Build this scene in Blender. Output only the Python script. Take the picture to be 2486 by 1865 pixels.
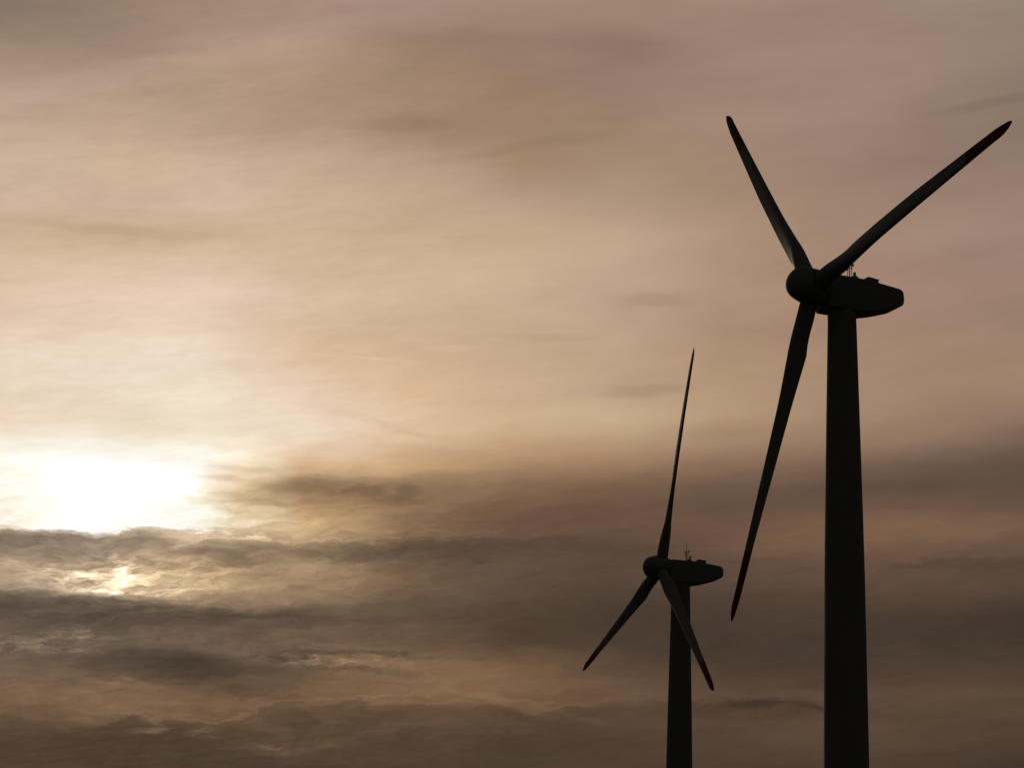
import bpy, bmesh, math, random
import numpy as np
from mathutils import Matrix, Vector

# ------------------------------------------------------------------ scene
for o in list(bpy.data.objects):
    bpy.data.objects.remove(o, do_unlink=True)
SC = bpy.context.scene
COL = SC.collection
R = math.radians

# ------------------------------------------------------------------ camera
PITCH, ROLL, FPX, PW, PH = 0.2789, 0.0280, 6060.47, 2486.0, 1865.0
cp, sp, cr, sr = math.cos(PITCH), math.sin(PITCH), math.cos(ROLL), math.sin(ROLL)
D_ = Vector((0, cp, sp)); U0 = Vector((0, -sp, cp)); R0 = Vector((1, 0, 0))
CR = cr * R0 + sr * U0
CU = -sr * R0 + cr * U0
cam_d = bpy.data.cameras.new('camera')
cam = bpy.data.objects.new('camera', cam_d)
COL.objects.link(cam)
m = Matrix.Identity(4)
for i in range(3):
    m[i][0] = CR[i]; m[i][1] = CU[i]; m[i][2] = -D_[i]
m[2][3] = 1.7
cam.matrix_world = m
cam_d.sensor_width = 36.0
cam_d.lens = 36.0 * FPX / PW
cam_d.clip_start = 0.1
cam_d.clip_end = 60000.0
SC.camera = cam


def azel(px, py):
    """Compass bearing and elevation (degrees) of a spot of the sky seen in the photograph."""
    v = (px - PW / 2) / FPX * CR - (py - PH / 2) / FPX * CU + D_
    v.normalize()
    return math.degrees(math.atan2(v.x, v.y)), math.degrees(math.asin(v.z))


SUN_AZ, SUN_EL = azel(235, 1205)

# ------------------------------------------------------------------ view
SC.view_settings.view_transform = 'Standard'
SC.view_settings.look = 'None'
SC.view_settings.exposure = 0.0
SC.view_settings.gamma = 1.0
SC.view_settings.use_curve_mapping = False

# ------------------------------------------------------------------ sun
sd = bpy.data.lights.new('sun', 'SUN')
sd.energy = 0.15
sd.angle = R(15)
sd.color = (1.0, 0.80, 0.55)
so = bpy.data.objects.new('sun', sd)
COL.objects.link(so)
a, e = R(SUN_AZ), R(SUN_EL)
sdir = Vector((math.sin(a) * math.cos(e), math.cos(a) * math.cos(e), math.sin(e)))
so.rotation_euler = sdir.to_track_quat('Z', 'Y').to_euler()
so.location = (0, 0, 200)

# ------------------------------------------------------------------ sky
def lin(c):
    out = []
    for v in c:
        v = v / 255.0
        out.append(v / 12.92 if v <= 0.04045 else ((v + 0.055) / 1.055) ** 2.4)
    return out


ROWS = [0, 100, 200, 300, 400, 480, 560, 640, 720, 800, 880, 950, 1010, 1050, 1075, 1100, 1130, 1180, 1230, 1268,
        1284, 1297, 1340, 1380, 1420, 1460, 1500, 1560, 1620, 1690, 1800, 1865]
YS = [0, 80, 160, 240, 320, 400, 480, 560, 640, 720, 800, 880, 960, 1010, 1050, 1090, 1130, 1180, 1230, 1270,
      1300, 1340, 1380, 1420, 1460, 1500, 1560, 1620, 1680, 1740, 1800, 1865]
# brightness of the sky, one list per bearing: what the cloud deck lets through from the top of the frame to the bottom
GRID = {
 -30: "140,122,107 148,130,110 174,150,132 188,163,144 197,174,148 204,181,152 206,182,154 205,178,148 216,190,158 224,200,166 228,208,178 231,213,181 236,219,187 235,212,180 238,222,190 248,240,218 252,247,232 250,243,224 250,240,214 240,220,190 150,133,118 155,137,120 172,150,126 150,130,112 108,93,80 98,85,73 112,95,79 112,93,76 128,101,76 104,83,65 80,65,50 80,64,48",
 223: "150,130,112 154,132,116 178,154,136 184,160,136 193,169,140 204,180,150 209,184,156 203,176,144 220,194,160 228,203,172 230,210,178 234,217,186 238,224,194 236,220,188 241,228,202 252,250,240 254,254,250 255,255,252 255,255,250 254,252,244 160,142,126 160,141,122 190,166,138 200,178,148 112,97,83 94,82,70 102,88,76 106,89,75 122,97,73 112,88,68 78,63,50 78,62,47",
 478: "164,140,122 172,148,130 181,157,130 177,153,128 190,165,138 206,180,152 211,186,158 204,177,144 222,196,162 231,206,176 231,211,178 236,220,190 242,230,202 239,224,192 241,227,198 251,244,225 254,251,243 254,253,245 254,252,242 254,249,234 215,190,155 165,142,118 196,168,132 205,178,140 150,127,104 98,84,71 106,89,74 92,78,66 112,89,68 140,108,78 84,68,53 74,60,46",
 733: "170,145,127 172,148,128 178,152,128 174,149,124 178,153,127 198,172,144 207,181,152 205,178,146 212,186,154 220,193,160 218,191,156 222,194,156 234,212,178 238,220,186 240,224,192 238,214,178 218,184,142 172,140,106 190,155,115 215,180,135 205,174,134 150,128,104 175,148,116 165,138,108 140,116,92 100,84,70 116,94,76 96,80,66 108,87,66 142,110,78 100,80,60 72,58,46",
 988: "172,147,130 160,134,116 164,138,114 164,138,116 160,134,108 186,160,134 196,170,140 200,173,142 206,178,146 208,180,150 208,180,148 212,183,148 216,186,148 226,198,160 220,192,154 208,176,138 200,166,122 150,122,96 142,114,86 134,106,80 132,106,80 104,86,70 112,90,70 124,100,76 106,88,70 94,78,62 110,88,70 118,95,72 132,102,76 122,96,70 82,67,52 76,61,47",
 1243: "166,140,122 156,131,114 152,126,110 156,130,108 162,136,110 166,140,114 186,160,134 198,172,140 204,176,146 203,176,146 200,173,142 203,175,142 203,174,142 208,180,144 204,176,140 190,157,122 172,140,108 138,110,84 120,92,72 112,86,68 110,86,68 92,76,62 98,80,65 96,79,64 92,76,60 82,67,53 84,68,53 122,95,70 126,98,72 106,83,64 80,65,50 76,62,48",
 1498: "162,136,118 150,125,108 152,126,110 156,130,114 156,130,108 168,142,116 178,152,128 192,164,138 196,168,142 188,160,136 190,162,136 194,166,138 190,162,136 202,174,140 190,162,128 176,146,116 154,124,98 124,98,76 110,84,68 108,83,67 104,82,66 96,78,64 90,74,60 86,70,57 78,64,52 76,61,50 76,62,50 96,76,60 110,86,66 98,78,60 78,63,50 76,62,48",
 1753: "164,138,120 160,134,118 158,132,116 162,136,118 166,140,120 164,137,116 168,141,118 178,150,124 182,154,128 180,152,128 172,144,120 178,150,122 182,154,126 186,158,128 176,146,118 164,134,110 140,112,90 112,90,72 102,82,67 112,86,68 112,86,68 104,82,66 94,76,62 88,71,58 80,65,53 76,62,51 72,59,48 78,63,51 96,76,60 92,74,58 84,68,53 82,66,50",
 2008: "160,136,118 160,134,118 158,132,116 164,138,122 162,136,120 158,132,114 160,134,114 164,138,118 168,140,120 170,142,120 166,138,118 172,144,118 172,144,120 170,142,118 164,136,112 150,122,100 124,100,82 104,84,70 106,84,68 120,92,72 124,96,74 116,90,70 104,82,66 96,77,62 86,70,56 78,64,52 74,61,50 76,62,51 90,72,58 98,78,60 90,72,56 84,68,52",
 2263: "158,136,120 158,134,118 158,134,118 158,134,116 148,124,108 152,127,112 160,133,116 164,137,120 166,139,122 164,137,119 166,139,119 166,139,116 166,139,116 158,131,110 150,124,104 134,110,92 112,92,76 98,80,67 108,85,69 124,96,76 124,97,76 112,88,70 96,78,64 96,77,62 84,68,55 74,61,50 72,60,49 80,65,52 94,75,58 98,78,59 88,70,54 78,63,50",
 2518: "152,134,118 152,132,116 152,132,116 132,116,102 140,122,106 148,126,110 158,132,116 162,136,120 160,134,118 158,132,116 162,136,118 164,138,116 162,136,116 146,121,104 132,108,92 114,94,78 102,84,70 96,79,66 104,83,68 116,92,74 112,89,71 100,80,66 84,69,58 92,75,60 80,66,54 70,58,48 70,58,47 76,62,50 92,74,56 92,74,56 80,65,51 66,54,44",
}
def _mid(a, b, over):
    ta = [c.split(',') for c in GRID[a].split()]; tb = [c.split(',') for c in GRID[b].split()]
    out = [','.join(str((float(p) + float(q)) / 2) for p, q in zip(x, y)) for x, y in zip(ta, tb)]
    for y, c in over.items(): out[YS.index(y)] = c
    return ' '.join(out)


GRID[600] = _mid(478, 733, {1010: '239,223,191', 1050: '240,226,196', 1090: '246,232,202', 1130: '247,230,194', 1180: '236,208,164', 1230: '245,226,186',
                            1270: '246,230,192', 1300: '206,180,146', 1340: '152,132,108', 1380: '182,156,124', 1420: '188,160,124'})
EL0, EL1 = 6.4, 25.0

world = bpy.data.worlds.new('World')
SC.world = world
world.use_nodes = True
NT = world.node_tree
NT.nodes.clear()
L = NT.links.new


def put(sock, v):
    if hasattr(v, 'links') or hasattr(v, 'is_linked'):
        L(v, sock)
    else:
        sock.default_value = v


def M(op, a, b=None, c=None, clamp=False):
    n = NT.nodes.new('ShaderNodeMath'); n.operation = op; n.use_clamp = clamp
    put(n.inputs[0], a)
    if b is not None: put(n.inputs[1], b)
    if c is not None: put(n.inputs[2], c)
    return n.outputs[0]


def V(op, a, b=None, scale=None):
    n = NT.nodes.new('ShaderNodeVectorMath'); n.operation = op
    put(n.inputs[0], a)
    if b is not None: put(n.inputs[1], b)
    if scale is not None: put(n.inputs['Scale'], scale)
    return n.outputs['Value'] if op in ('LENGTH', 'DOT_PRODUCT') else n.outputs[0]


def comb(x, y, z=0.0):
    n = NT.nodes.new('ShaderNodeCombineXYZ')
    put(n.inputs[0], x); put(n.inputs[1], y); put(n.inputs[2], z)
    return n.outputs[0]


def sep(v):
    n = NT.nodes.new('ShaderNodeSeparateXYZ'); L(v, n.inputs[0]); return n.outputs


def noise(vec, detail, rough=0.55, color=False, dist=0.0):
    n = NT.nodes.new('ShaderNodeTexNoise'); n.noise_dimensions = '2D'
    L(vec, n.inputs['Vector']); n.inputs['Scale'].default_value = 1.0
    n.inputs['Detail'].default_value = detail; n.inputs['Roughness'].default_value = rough
    n.inputs['Distortion'].default_value = dist
    return n.outputs['Color'] if color else n.outputs[0]


def mrange(v, a, b, c, d, smooth=True):
    n = NT.nodes.new('ShaderNodeMapRange')
    n.interpolation_type = 'SMOOTHSTEP' if smooth else 'LINEAR'
    put(n.inputs[0], v)
    for i, q in enumerate((a, b, c, d)): n.inputs[i + 1].default_value = q
    return n.outputs[0]


def mixc(f, a, b, mode='MIX'):
    n = NT.nodes.new('ShaderNodeMix'); n.data_type = 'RGBA'; n.blend_type = mode; n.clamp_factor = True
    put(n.inputs[0], f); put(n.inputs[6], a); put(n.inputs[7], b)
    return n.outputs[2]


tc = NT.nodes.new('ShaderNodeTexCoord')
dx, dy, dz = sep(tc.outputs['Generated'])
AZ = M('MULTIPLY', M('ARCTAN2', dx, dy), 57.29578)
EL = M('MULTIPLY', M('ARCSINE', dz), 57.29578)
P = comb(AZ, EL)
LOW = mrange(EL, 14.0, 12.4, 0.0, 1.0)                      # the broken lower clouds
# drifting of the layers: long soft waves above, smaller curls in the low clouds
w1 = V('SUBTRACT', noise(V('MULTIPLY', P, (0.16, 0.55, 0)), 3, 0.5, True), (0.5, 0.5, 0.5))
w2 = V('SUBTRACT', noise(V('MULTIPLY', P, (0.85, 3.2, 0)), 7, 0.62, True), (0.5, 0.5, 0.5))
w2 = V('SCALE', w2, scale=mrange(EL, 14.6, 12.0, 0.35, 1.0))
Q = V('ADD', P, V('MULTIPLY', w1, (0.9, 0.28, 0)))
Q = V('ADD', Q, V('MULTIPLY', w2, (1.1, 0.4, 0)))
qx, qy, _ = sep(Q)
T = mrange(qy, EL0, EL1, 0.0, 1.0, False)
ys = np.array(YS, float)
cols = []
prev = None
for k, (px, txt) in enumerate(sorted(GRID.items())):
    tab = np.array([[float(v) for v in c.split(',')] for c in txt.split()])
    n = NT.nodes.new('ShaderNodeValToRGB')
    cr_ = n.color_ramp
    cr_.interpolation = 'LINEAR'
    stops = []
    for y in ROWS:
        c = [np.interp(y, ys, tab[:, i]) for i in range(3)]
        if px < 600 and 1200 < y < 1290: c = [np.interp(1245, ys, tab[:, i]) for i in range(3)]
        mean = sum(c) / 3
        dm = np.interp(mean, [40, 70, 110, 150, 180, 205], [-3, -6, -6, -5, -2, 0])
        if px > 1700 and 620 < y < 1060: dm -= 5
        hi = np.interp(mean, [180, 200, 215, 232, 242], [0, 4, 5, 2, 0])
        c = [c[0] + dm * 0.6, c[1] + dm * 0.92 - hi * 0.4, c[2] + dm * 0.95 + hi]
        if px > 1400 and y < 1080: c = [c[0], c[1] + 1.5, c[2] + 2.5]
        elif mean < 125: c = [c[0] - 1.0, c[1] + 0.5, c[2] + 2.0]
        elif 145 < mean < 222 and y < 1150: c = [c[0], c[1] - 1.5, c[2] + 1.5]
        k_ = 1.22 if min(c) >= 244 else 1.0
        c = [v * k_ for v in lin(c)]
        t = (azel(px, y)[1] - EL0) / (EL1 - EL0)
        stops.append((t, c))
    stops.sort(key=lambda s: s[0])
    while len(cr_.elements) > 1: cr_.elements.remove(cr_.elements[-1])
    for i, (t, c) in enumerate(stops):
        el = cr_.elements[0] if i == 0 else cr_.elements.new(t)
        el.position = t
        el.color = (*c, 1)
    L(T, n.inputs[0])
    az = azel(px, 930)[0]
    if prev is None:
        base = n.outputs[0]
    else:
        base = mixc(mrange(qx, prev, az, 0.0, 1.0, False), base, n.outputs[0])
    prev = az

# texture of the cloud sheets
az_s = M('MULTIPLY_ADD', qx, -0.14, qy)                      # the sheets climb gently to the right
n1 = M('SUBTRACT', noise(comb(M('MULTIPLY', qx, 0.26), M('MULTIPLY', az_s, 1.05)), 7, 0.5), 0.5)
n2 = M('SUBTRACT', noise(comb(M('MULTIPLY_ADD', qx, 0.85, 7.3), M('MULTIPLY_ADD', az_s, 4.2, 2.1)), 7, 0.6), 0.5)
n3 = M('SUBTRACT', noise(comb(M('MULTIPLY', qx, 2.2), M('MULTIPLY', az_s, 11.0)), 5, 0.6, dist=0.1), 0.5)
S = M('MULTIPLY', n1, mrange(EL, 15.0, 12.5, 0.22, 0.45))
WEST = mrange(AZ, -5.0, 3.0, 1.0, 0.35)
S = M('MULTIPLY_ADD', n2, M('MULTIPLY', mrange(EL, 14.6, 12.2, 0.17, 0.62), WEST), S)
S = M('MULTIPLY_ADD', n3, M('MULTIPLY', mrange(EL, 13.6, 12.2, 0.06, 0.44), WEST), S)
LO, HI = 6.0, 15.0


def bank(acc, pts, sharp, depth, rim):
    """A bank of low cloud: crisp upper edge through the given spots, fading downwards. pts: (x, y, darkness)."""
    n = NT.nodes.new('ShaderNodeValToRGB'); r_ = n.color_ramp
    r_.interpolation = 'LINEAR'
    while len(r_.elements) > 1: r_.elements.remove(r_.elements[-1])
    for i, (x, y, k) in enumerate(pts):
        az, el = azel(x, y)
        t = (az + 14) / 28
        e_ = r_.elements[0] if i == 0 else r_.elements.new(t)
        e_.position = t
        e_.color = ((el - LO) / (HI - LO), k, 0, 1)
    L(mrange(qx, -14.0, 14.0, 0.0, 1.0, False), n.inputs[0])
    c = NT.nodes.new('ShaderNodeSeparateColor'); L(n.outputs[0], c.inputs[0])
    d = M('SUBTRACT', M('MULTIPLY_ADD', c.outputs[0], HI - LO, LO), qy)
    d = M('MULTIPLY_ADD', n2, 0.5, d)
    d = M('MULTIPLY_ADD', n3, 0.22, d)
    body = M('MULTIPLY', mrange(d, -sharp, sharp, 0.0, 1.0), mrange(d, 0.0, depth, -1.0, 0.0))
    lit = mrange(M('ABSOLUTE', M('ADD', d, sharp * 1.6)), 0.0, sharp * 1.6, rim, 0.0)
    return M('MULTIPLY_ADD', c.outputs[1], M('ADD', body, lit), acc)


BANKS = [
 ([(-150, 1286, .4), (0, 1288, .4), (100, 1289, .4), (200, 1294, .4), (330, 1295, .42), (400, 1289, .4), (450, 1284, .1), (500, 1280, 0)], .05, .8, .35),
 ([(380, 1345, 0), (440, 1332, .25), (490, 1322, .3), (560, 1317, .3), (640, 1318, .3), (740, 1320, .28), (830, 1326, .26), (900, 1318, .25), (1000, 1309, .24), (1170, 1303, .2),
   (1350, 1308, .14), (1600, 1312, .0)], .04, .7, .45),
 ([(-150, 1440, .42), (0, 1443, .42), (100, 1442, .42), (200, 1441, .45), (280, 1455, .4), (370, 1460, .36), (420, 1458, .34), (520, 1480, .3), (620, 1490, .25), (720, 1492, .18),
   (850, 1494, 0)], .06, .9, .3),
 ([(-150, 1730, .2), (60, 1742, .2), (200, 1752, .3), (260, 1748, .35), (300, 1733, .38), (350, 1760, .38), (420, 1745, .38), (490, 1768, .38), (560, 1742, .38), (640, 1728, .36), (760, 1716, .34),
   (900, 1712, .3), (1000, 1713, .28), (1120, 1716, .25), (1250, 1727, .2), (1500, 1722, .1), (1700, 1715, .0)], .06, 1.2, .4),
 ([(520, 1215, 0), (590, 1194, .18), (640, 1179, .24), (700, 1166, .26), (800, 1161, .26), (900, 1158, .22), (1000, 1152, .18), (1200, 1140, .1), (1400, 1120, 0)], .1, 1.0, .15),
 ([(170, 1618, 0), (230, 1598, .25), (300, 1585, .3), (420, 1582, .3), (520, 1600, .28), (620, 1614, .2), (760, 1640, 0)], .09, 1.0, .2),
 ([(1120, 1690, 0), (1240, 1712, .2), (1400, 1722, .2), (1560, 1700, .15), (1700, 1712, .25), (1850, 1704, .3), (2000, 1716, .28), (2200, 1730, .1), (2400, 1735, 0)], .06, .5, .3),
]
for b_ in BANKS: S = bank(S, *b_)


def stroke(acc, pos, half, ang, amp, still=False):
    """A darker (amp < 0) or brighter bank of cloud around a spot of the sky; half sizes in degrees."""
    az, el = azel(*pos)
    n = NT.nodes.new('ShaderNodeTexGradient'); n.gradient_type = 'SPHERICAL'
    L(P if still else Q, n.inputs[0])
    tm = n.texture_mapping
    tm.vector_type = 'TEXTURE'
    tm.translation = (az, el, 0)
    tm.rotation = (0, 0, R(ang))
    tm.scale = (half[0] * GROW / 105.0, half[1] * GROW / 105.0, 1)
    return M('ADD', acc, mrange(n.outputs[1], 0.0, 0.75, 0.0, amp))


GROW = 1.3
GLINTS = [((285, 1385), (34, 40), 0, 0.7), ((245, 1432), (48, 15), 3, 0.8), ((220, 1390), (80, 22), 0, 0.42), ((340, 1395), (60, 18), 0, 0.4), ((120, 1420), (70, 12), 0, 0.35), ((300, 1412), (280, 90), 0, 0.24), ((360, 1425), (110, 20), -3, 0.3),
          ((130, 1388), (110, 22), -4, 0.3), ((180, 1546), (90, 24), 0, 0.5), ((60, 1556), (90, 16), 0, 0.35), ((90, 1577), (200, 14), 0, 0.42), ((740, 1607), (200, 22), -3, 0.35),
          ((900, 1600), (180, 24), 0, 0.22), ((350, 1769), (40, 10), 0, 0.5), ((482, 1777), (60, 12), 0, 0.5), ((640, 1812), (60, 16), 0, 0.4), ((560, 1300), (160, 22), 0, 0.25)]
STROKES = [
 # lit cloud rims and gaps near the hidden sun
 
 
 ((90, 1330), (130, 40), 0, -0.12), ((230, 1362), (70, 16), 4, -0.22),
 ((190, 1402), (46, 11), 0, -0.4), ((380, 1370), (36, 12), 0, -0.35), ((560, 1360), (60, 16), 0, -0.32), ((480, 1384), (42, 8), 0, -0.35),
 ((120, 1372), (60, 9), 8, -0.25), ((620, 1395), (70, 9), 0, -0.2), ((450, 1345), (80, 12), 4, -0.15), ((520, 1330), (60, 8), 0, 0.15),
 ((560, 1490), (250, 16), 1, -0.25),  ((290, 1612), (250, 40), 0, -0.18),
 ((480, 1640), (140, 46), -18, -0.18), ((310, 1662), (120, 12), -4, 0.28), ((420, 1722), (340, 34), 0, 0.2),
 ((690, 1604), (50, 7), 0, -0.3), ((800, 1590), (140, 8), 2, -0.3), 
 ((930, 1589), (160, 7), -2, -0.3), ((900, 1631), (140, 8), -2, -0.25), ((1080, 1645), (340, 42), 0, 0.1),
  ((730, 1760), (60, 24), 0, -0.2),
 ((960, 1332), (220, 36), 4, -0.12), ((1000, 1312), (220, 5), 4, 0.12), ((900, 1742), (90, 28), 0, -0.15), ((1010, 1736), (70, 22), 0, -0.12),
 ((1250, 1716), (160, 14), -13, 0.2), ((1390, 1736), (110, 9), -15, 0.2), ((1350, 1690), (140, 12), 0, -0.15),
 ((890, 1188), (34, 16), 20, -0.26), ((975, 1188), (40, 16), 20, -0.26), ((930, 1212), (100, 16), 0, -0.2), ((845, 1188), (34, 13), 15, -0.22),
 ((700, 1182), (160, 30), 3, -0.1), ((640, 1222), (70, 10), 0, -0.2), ((560, 1205), (60, 6), 0, -0.18),
 ((560, 1110), (190, 14), -4, 0.07), ((520, 1160), (80, 8), -2, -0.2), ((500, 1215), (70, 8), 2, -0.2), ((570, 1140), (80, 7), -3, -0.14), ((610, 1250), (90, 9), 0, -0.14),
 # thin veil above
 ((1090, 1075), (240, 14), -6, 0.045), ((950, 1030), (170, 10), -12, -0.06), ((1100, 846), (70, 10), 0, 0.07), ((1320, 820), (140, 12), 0, -0.08),
 ((1570, 950), (130, 18), 4, -0.12), ((1580, 730), (110, 18), 0, -0.08), ((230, 551), (300, 15), 0, -0.07), ((1480, 102), (190, 50), -8, -0.07),
 ((1330, 350), (230, 18), 8, -0.08), ((960, 300), (170, 24), 0, -0.07), ((500, 140), (560, 40), 14, 0.07), ((1050, 90), (320, 28), 0, -0.05),
 ((2400, 250), (180, 14), 7, -0.12), ((2280, 1372), (170, 14), 0, -0.12), ((1830, 1716), (80, 16), 0, -0.25), ((1980, 1722), (70, 18), -15, -0.25),
 ((2400, 1280), (190, 28), 6, 0.1), ((2220, 1690), (300, 26), 0, 0.08), ((1900, 1330), (200, 22), 0, 0.06), ((1990, 1690), (160, 12), 0, 0.08),
 # contrail
 ((800, 864), (95, 2.2), -3.2, 0.05, True), ((885, 868.5), (60, 2.0), -3.2, 0.11, True),
]
for s in STROKES: S = stroke(S, *s)
GLOW = 0.0
for s in GLINTS: GLOW = stroke(GLOW, *s)
S = M('MULTIPLY_ADD', GLOW, M('MAXIMUM', M('MULTIPLY_ADD', n3, 3.2, M('MULTIPLY_ADD', n2, 2.5, 0.7)), 0.0), S)
# thin bright cloud turns golden where it thickens
bb = NT.nodes.new('ShaderNodeSeparateColor'); L(base, bb.inputs[0])
hb = mrange(bb.outputs[2], 0.12, 0.75, 0.0, 1.0, False)
S = M('MULTIPLY', S, mrange(bb.outputs[2], 0.62, 1.0, 1.0, 0.3, False))   # glare washes the texture out
fr = M('EXPONENT', S)
fg = M('EXPONENT', M('MULTIPLY', S, M('MULTIPLY_ADD', hb, 0.35, 1.0)))
up = M('MAXIMUM', S, 0.0)                                   # light breaking through is golden
fb = M('EXPONENT', M('MULTIPLY_ADD', up, -0.09, M('MULTIPLY', S, M('MULTIPLY_ADD', hb, 1.0, 1.0))))
sky_c = mixc(1.0, base, comb(fr, fg, fb), 'MULTIPLY')

# unseen sky outside the view, darkened so the turbines stay in silhouette
ang = M('ARCCOSINE', V('DOT_PRODUCT', tc.outputs['Generated'], tuple(D_)))
fall = mrange(M('MULTIPLY', ang, 57.29578), 14.0, 42.0, 1.0, 0.0)
sky_c = mixc(fall, (0.030, 0.028, 0.0255, 1), sky_c)
clouds = NT.nodes.new('ShaderNodeBackground'); L(sky_c, clouds.inputs[0]); clouds.inputs[1].default_value = 1.0
st = NT.nodes.new('ShaderNodeTexSky'); st.sky_type = 'NISHITA'; st.sun_disc = False
st.sun_elevation = R(SUN_EL); st.sun_rotation = R(SUN_AZ); st.air_density = 1.0; st.dust_density = 2.0
clear = NT.nodes.new('ShaderNodeBackground'); L(st.outputs[0], clear.inputs[0]); clear.inputs[1].default_value = 0.05
mx = NT.nodes.new('ShaderNodeMixShader'); mx.inputs[0].default_value = 0.996
L(clear.outputs[0], mx.inputs[1]); L(clouds.outputs[0], mx.inputs[2])
wo = NT.nodes.new('ShaderNodeOutputWorld'); L(mx.outputs[0], wo.inputs[0])
world.cycles.sampling_method = 'MANUAL'
world.cycles.sample_map_resolution = 1024

# ------------------------------------------------------------------ materials
def mat(name, color, rough=0.45, var=0.12, scale=0.6, spec=0.4):
    m = bpy.data.materials.new(name); m.use_nodes = True
    nt = m.node_tree; b = nt.nodes['Principled BSDF']
    t = nt.nodes.new('ShaderNodeTexCoord')
    mp = nt.nodes.new('ShaderNodeMapping'); mp.inputs['Scale'].default_value = (scale, scale, scale * 0.25)
    nt.links.new(t.outputs['Object'], mp.inputs[0])
    n = nt.nodes.new('ShaderNodeTexNoise'); n.inputs['Scale'].default_value = 1.0; n.inputs['Detail'].default_value = 6
    nt.links.new(mp.outputs[0], n.inputs[0])
    r = nt.nodes.new('ShaderNodeValToRGB')
    r.color_ramp.elements[0].position = 0.3; r.color_ramp.elements[1].position = 0.7
    r.color_ramp.elements[0].color = (*[c * (1 - var) for c in color], 1)
    r.color_ramp.elements[1].color = (*color, 1)
    nt.links.new(n.outputs[0], r.inputs[0]); nt.links.new(r.outputs[0], b.inputs['Base Color'])
    b.inputs['Roughness'].default_value = rough
    b.inputs['Specular IOR Level'].default_value = spec
    return m


PAINT = mat('grey_paint', (0.20, 0.20, 0.195), 0.6, spec=0.2)
TOWER = mat('tower_paint', (0.20, 0.20, 0.195), 0.65, spec=0.2)
RED = mat('red_paint', (0.16, 0.005, 0.006), 0.6, spec=0.15)
METAL = mat('dark_metal', (0.06, 0.06, 0.06), 0.5)
GRASS = mat('field', (0.05, 0.06, 0.025), 0.95, 0.5, 0.05, 0.1)

# ------------------------------------------------------------------ helpers
def obj(name, bm, material, parent=None, smooth=35):
    me = bpy.data.meshes.new(name)
    bmesh.ops.recalc_face_normals(bm, faces=bm.faces)
    bm.to_mesh(me); bm.free()
    me.materials.append(material)
    for p in me.polygons: p.use_smooth = True
    me.set_sharp_from_angle(angle=R(smooth))
    o = bpy.data.objects.new(name, me); COL.objects.link(o)
    if parent: o.parent = parent
    return o


def loft(bm, rings, close=True, cap0=True, cap1=True):
    vs = [[bm.verts.new(p) for p in ring] for ring in rings]
    n = len(rings[0])
    for a_, b_ in zip(vs, vs[1:]):
        for i in range(n if close else n - 1):
            j = (i + 1) % n
            bm.faces.new((a_[i], a_[j], b_[j], b_[i]))
    if cap0: bm.faces.new(vs[0][::-1])
    if cap1: bm.faces.new(vs[-1])
    return vs


def lathe(bm, prof, axis='Z', n=64, fn=None):
    rings = []
    for s_, r_ in prof:
        ring = []
        for i in range(n):
            f_ = 2 * math.pi * i / n
            rr = r_ * (fn(s_, f_) if fn else 1.0)
            x, y = rr * math.cos(f_), rr * math.sin(f_)
            ring.append((x, y, s_) if axis == 'Z' else (x, s_, y))
        rings.append(ring)
    return loft(bm, rings)


def tube(bm, p0, p1, r, n=10, r1=None):
    p0, p1 = Vector(p0), Vector(p1); d = (p1 - p0).normalized()
    u = d.orthogonal().normalized(); v = d.cross(u)
    rings = []
    for p, rr in ((p0, r), (p1, r if r1 is None else r1)):
        rings.append([p + u * rr * math.cos(2 * math.pi * i / n) + v * rr * math.sin(2 * math.pi * i / n) for i in range(n)])
    loft(bm, rings)


def ball(bm, c, r, sx=1, sy=1, sz=1):
    bmesh.ops.create_uvsphere(bm, u_segments=14, v_segments=8, radius=r,
                              matrix=Matrix.Translation(c) @ Matrix.Diagonal((sx, sy, sz, 1)))


# ------------------------------------------------------------------ ground
bm = bmesh.new()
rings = []
for rad in (60, 200, 600, 2000, 8000, 40000):
    rings.append([(rad * math.cos(2 * math.pi * i / 64), rad * math.sin(2 * math.pi * i / 64), 0) for i in range(64)])
loft(bm, rings, cap0=True, cap1=False)
ground = obj('ground', bm, GRASS)
ground['kind'] = 'structure'

# ------------------------------------------------------------------ wind turbine
HUB, TILT, CONE, OV, RT = 60.93, 0.0759, 0.0118, 2.513, 26.0
BEND = -0.267
KN = [1.4, 3.4, 5.2, 9.0, 14.3, 19.5, 24.0, 25.2]
CH = [1.32, 1.52, 2.0, 1.705, 1.484, 1.172, 0.961, 0.867]
AA = [0.5, 0.475, 0.40, 0.353, 0.342, 0.37, 0.386, 0.467]
BE = [20, 16.0, 14.7, 8.34, 4.22, 1.91, 1.98, 2.18]
TC = [1.0, 0.78, 0.40, 0.27, 0.21, 0.18, 0.16, 0.16]
NSEC = 40


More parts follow.
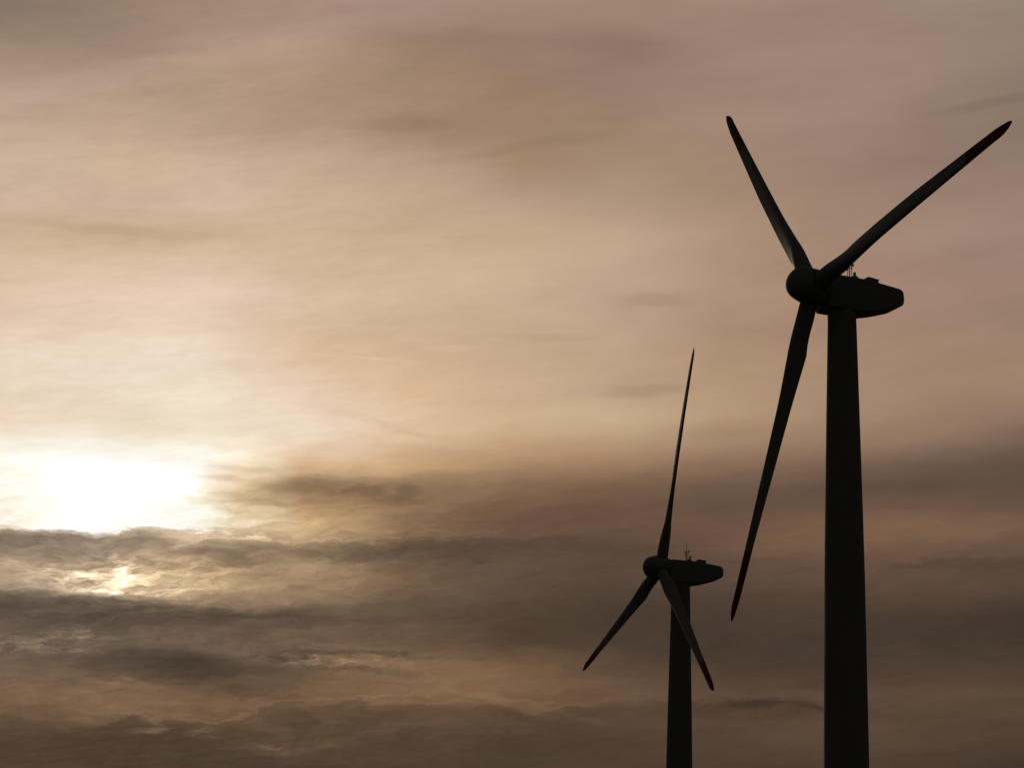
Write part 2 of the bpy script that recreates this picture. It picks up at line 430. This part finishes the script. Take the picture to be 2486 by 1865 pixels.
def section(r):
    c = np.interp(r, KN, CH); a_ = np.interp(r, KN, AA); b_ = R(np.interp(r, KN, BE)); tc_ = np.interp(r, KN, TC)
    le, te = a_ * c, -(1 - a_) * c
    if r > 24.7:                                              # rounded tip swept to the trailing edge
        le -= np.interp(r, [24.7, 25.1, 25.5, 25.8, 26.0, 26.06], [0, 0.05, 0.17, 0.30, 0.43, 0.50])
        te += np.interp(r, [24.7, 25.1, 25.5, 25.8, 26.0, 26.06], [0, 0.01, 0.06, 0.15, 0.26, 0.36])
    c = max(le - te, 0.02)
    th = tc_ * c
    w = min(max((r - 2.3) / 2.9, 0), 1); w = w * w * (3 - 2 * w)    # round root -> aerofoil
    pts = []
    for i in range(NSEC):
        f_ = 2 * math.pi * i / NSEC
        xc = 0.5 + 0.5 * math.cos(f_)                         # 1 at the leading edge
        s_ = 1 - xc
        yc = 0.5 * math.sin(f_)
        naca = 5 * (0.2969 * math.sqrt(max(s_, 0)) - 0.126 * s_ - 0.3516 * s_ ** 2 + 0.2843 * s_ ** 3 - 0.1036 * s_ ** 4)
        ya = (naca if math.sin(f_) >= 0 else -naca) * (1.08 if math.sin(f_) < 0 else 0.92)
        y = (yc * (1 - w) + ya * w) * th + w * 0.02 * c * 4 * s_ * (1 - s_) * -1
        x = te + (le - te) * xc
        cx = x * math.cos(b_) - y * math.sin(b_)
        cy = x * math.sin(b_) + y * math.cos(b_)
        pts.append((-cx, cy + BEND * (r / RT) ** 2, r))
    return pts


TIP0 = 20.6
r_in = [0.9, 1.3, 1.8, 2.3, 2.8, 3.3, 3.8, 4.3, 4.75, 5.0, 5.2, 5.45, 5.8, 6.4, 7.2, 8.2, 9.4, 11, 12.6, 14.3, 16, 17.8, 19.5, TIP0]
r_out = [TIP0, 21.4, 22.3, 23.2, 24, 24.5, 24.8, 25.0, 25.2, 25.4, 25.55, 25.7, 25.82, 25.92, 26.0, 26.05]


def build_turbine(label):
    root = bpy.data.objects.new('wind_turbine', None)
    root.empty_display_size = 3
    COL.objects.link(root)
    root['label'] = label; root['category'] = 'wind turbine'; root['group'] = 'wind turbines against the sunset sky'
    # tower: conical steel tube
    bm = bmesh.new()
    prof = [(0, 1.98), (0.05, 1.98), (8, 1.86), (16, 1.74), (25, 1.632), (32, 1.56), (39.1, 1.484),
            (44, 1.395), (50, 1.27), (55.5, 1.152), (58.9, 1.075), (59.0, 1.09), (59.3, 1.09), (59.32, 1.05), (59.6, 1.05)]
    lathe(bm, prof, n=72)
    obj('tower', bm, TOWER, root)
    # nacelle: box with flat roof and belly rising to the tail
    bm = bmesh.new()
    top = ([-1.66, -1.58, -1.3, 0.2, 1.6, 2.8, 4.5, 4.72, 4.86, 4.95, 4.98], [1.0, 1.1, 1.16, 1.15, 1.14, 1.04, 0.87, 0.81, 0.70, 0.52, 0.36])
    bot = ([-1.66, -1.58, 0.6, 1.2, 1.9, 2.75, 3.5, 4.25, 4.6, 4.82, 4.94, 4.98], [-1.42, -1.5, -1.51, -1.47, -1.38, -1.18, -0.95, -0.70, -0.56, -0.40, -0.22, -0.10])
    hw = ([-1.66, -1.58, 2.0, 4.6, 4.86, 4.98], [1.02, 1.1, 1.1, 1.04, 0.98, 0.86])
    rings = []
    for s_ in [-1.66, -1.63, -1.58, -1.3, -0.6, 0.2, 0.6, 1.2, 1.6, 1.9, 2.3, 2.8, 3.2, 3.6, 4.0, 4.3, 4.5, 4.62, 4.72, 4.8, 4.86, 4.91, 4.95, 4.98]:
        zt, zb, w = np.interp(s_, *top), np.interp(s_, *bot), np.interp(s_, *hw)
        rt, rb = 0.16, 0.10
        ring = []
        for cx, cz, a0, rr in ((w - rt, zt - rt, 0, rt), (-w + rt, zt - rt, 90, rt), (-w + rb, zb + rb, 180, rb), (w - rb, zb + rb, 270, rb)):
            for q in range(6):
                f_ = R(a0 + q * 18)
                ring.append((cx + rr * math.cos(f_), -s_, HUB + cz + rr * math.sin(f_)))
        rings.append(ring)
    loft(bm, rings)
    nac = obj('nacelle', bm, PAINT, root, 40)
    # roof hatch (wedge cowl with an overhanging rear edge)
    bm = bmesh.new()
    z0 = HUB + 1.0
    pr = [(1.45, z0), (1.5, z0 + 0.2), (1.98, z0 + 0.54), (2.94, z0 + 0.44), (2.84, z0 + 0.02), (2.84, z0 - 0.02)]
    loft(bm, [[(x, -s_, z_) for s_, z_ in pr] for x in (-0.62, 0.62)])
    obj('roof_hatch', bm, PAINT, nac, 30)
    bm = bmesh.new()
    pr = [(0.50, z0 + 0.08), (0.55, z0 + 0.24), (0.70, z0 + 0.44), (0.82, z0 + 0.50), (1.0, z0 + 0.49), (1.12, z0 + 0.42), (1.34, z0 + 0.16), (1.36, z0 + 0.08)]
    loft(bm, [[(x, -s_, z0 + (z_ - z0) * k) for s_, z_ in pr] for x, k in ((-0.6, 0.75), (-0.5, 1), (0.5, 1), (0.6, 0.75))])
    obj('roof_fairing', bm, PAINT, nac, 30)
    bm = bmesh.new()
    tube(bm, (0, -1.15, HUB + 1.4), (0, -1.15, HUB + 1.66), 0.05)
    tube(bm, (0, -1.15, HUB + 1.64), (0, -1.15, HUB + 1.92), 0.11, 14, 0.10)
    obj('warning_light', bm, METAL, nac)
    bm = bmesh.new()
    tube(bm, (0, -0.70, HUB + 1.1), (0, -0.70, HUB + 2.5), 0.045)
    tube(bm, (0, -0.70, HUB + 2.5), (0, -0.70, HUB + 3.7), 0.028, 8, 0.012)
    tube(bm, (-0.0, -0.70, HUB + 2.35), (0.0, -0.50, HUB + 2.35), 0.018, 8)
    tube(bm, (0.0, -0.70, HUB + 2.47), (0.0, -0.98, HUB + 2.47), 0.018, 8)
    obj('lightning_rod', bm, METAL, nac)
    for s_, zh, xo in ((0.57, 2.14, 0.08), (0.84, 2.26, -0.08)):
        bm = bmesh.new()
        tube(bm, (xo, -s_, HUB + 1.1), (xo, -s_, HUB + zh + 0.12), 0.028, 8)
        tube(bm, (xo, -s_, HUB + zh - 0.10), (xo, -s_, HUB + zh + 0.06), 0.085, 10, 0.03)
        tube(bm, (xo, -s_, HUB + zh - 0.14), (xo, -s_, HUB + zh - 0.10), 0.03, 10, 0.085)
        obj('sensor_rod', bm, METAL, nac)
    bm = bmesh.new()
    ball(bm, (0, -0.50, HUB + 2.36), 0.085); ball(bm, (0, -0.62, HUB + 2.36), 0.04)
    obj('wind_sensor', bm, METAL, nac)
    bm = bmesh.new()
    loft(bm, [[(x, -0.90, HUB + 2.42), (x, -1.06, HUB + 2.37), (x, -1.08, HUB + 2.56), (x, -0.90, HUB + 2.53)] for x in (-0.05, 0.05)])
    obj('wind_vane', bm, METAL, nac)
    # spinner
    ct, stl = math.cos(TILT), math.sin(TILT)
    frame = Matrix(((1, 0, 0, 0), (0, ct, -stl, OV * ct), (0, stl, ct, HUB + OV * stl), (0, 0, 0, 1)))
    return root, nac, frame


def rotor(root, frame, phase, dpitch, sway):
    """Spinner with its blade openings and the three blades, turned to the phase of the photo."""
    bm = bmesh.new()
    prof = [(-0.80, 0.7), (-0.80, 1.30), (-0.77, 1.37), (-0.4, 1.375), (0, 1.375), (0.4, 1.375), (0.70, 1.375), (0.72, 1.355), (0.735, 1.345), (0.75, 1.36)]
    for i in range(1, 15):
        f_ = R(90 * i / 15)
        prof.append((0.76 + 1.38 * math.sin(f_), 1.35 * math.cos(f_) ** 0.96))
    prof.append((2.145, 0.03))

    def facet(s_, f_):
        # f_ runs from local +X towards up; blades sit at 90 - phase + 120 k (seen along the shaft)
        if s_ < 0.71:                                        # flats around the blade openings
            d_ = min(abs((f_ - (R(90) + phase) - q * 2 * math.pi / 3 + math.pi) % (2 * math.pi) - math.pi) for q in range(3))
            return min(1.0, 1.19 / 1.375 / max(math.cos(d_), 0.3))
        k = math.cos(3 * (f_ - (R(90) + phase)) + math.pi)
        w = min(max((s_ - 0.8) / 0.35, 0), 1) * min(max((2.2 - s_) / 0.5, 0), 1)
        return 1 + 0.05 * w * k
    lathe(bm, prof, 'Y', 120, facet)
    sp_ = obj('spinner', bm, PAINT, root)
    sp_.matrix_local = frame
    for j in range(3):
        a_ = phase + j * 2 * math.pi / 3
        up, s_, n = Vector((0, 0, 1)), Vector((-1, 0, 0)), Vector((0, 1, 0))
        v = math.cos(a_) * up + math.sin(a_) * s_
        t = -math.sin(a_) * up + math.cos(a_) * s_
        b = math.cos(CONE) * v + math.sin(CONE) * n
        mm = math.cos(CONE) * n - math.sin(CONE) * v
        b = (b + t * sway[j]).normalized()
        X = -t
        B = Matrix(((X.x, mm.x, b.x, 0), (X.y, mm.y, b.y, 0), (X.z, mm.z, b.z, 0), (0, 0, 0, 1)))
        yield frame @ B @ Matrix.Rotation(-dpitch, 4, 'Z'), frame @ B


def blade_meshes(root):
    bm = bmesh.new(); loft(bm, [section(r) for r in r_in]); bl = obj('blade', bm, PAINT, root, 60)
    bm = bmesh.new(); loft(bm, [section(r) for r in r_out]); tp = obj('blade_tip', bm, RED, bl, 60)
    tp['label'] = 'dark red painted blade tip'
    bm = bmesh.new()
    n = 48
    rings = []
    for q in range(9):
        f_ = 2 * math.pi * q / 8
        rings.append([((0.74 + 0.06 * math.cos(f_)) * math.cos(2 * math.pi * i / n), (0.74 + 0.06 * math.cos(f_)) * math.sin(2 * math.pi * i / n), 1.20 + 0.035 * math.sin(f_)) for i in range(n)])
    loft(bm, rings, cap0=False, cap1=False)
    rg = obj('gap_shade_ring', bm, METAL, bl)  # dark ring put in for the shade in the gap around the blade root
    return bl, tp, rg


def copy_of(o, parent):
    c = o.copy(); COL.objects.link(c); c.parent = parent
    return c


SPECS = [  # bearing, distance, yaw, phase, blade pitch, sway
    (0.13700, 181.292, 1.1647, -0.6826, R(0.79), (-0.0027, 0.0008, 0.0018)),
    (0.07090, 284.620, 1.2661, 0.2003, R(0.44), (-0.0001, -0.0004, 0.0033)),
]
LABELS = ['larger nearer wind turbine on the right, one blade pointing straight down beside its dark tower',
          'smaller farther wind turbine, one blade pointing up and one crossing its tower']
first = None
for spec, label in zip(SPECS, LABELS):
    azr, dist, yaw, phase, dp, sway = spec
    if first is None:
        root, nac, frame = build_turbine(label)
        bl, tp, rg = blade_meshes(root)
        first = root
        src = [o for o in root.children if o.name.split('.')[0] in ('tower', 'nacelle')]
    else:
        root = first.copy(); COL.objects.link(root)
        root['label'] = label
        for o in src:
            c = copy_of(o, root)
            for ch in list(o.children): copy_of(ch, c)
    root.location = (math.sin(azr) * dist, math.cos(azr) * dist, 0)
    root.rotation_euler = (0, 0, math.pi - yaw)
    for j, (mb, _) in enumerate(rotor(root, frame, phase, dp, sway)):
        if root is first and j == 0:
            b_ = bl
        else:
            b_ = copy_of(bl, root)
            copy_of(tp, b_); copy_of(rg, b_)
        b_.matrix_local = mb
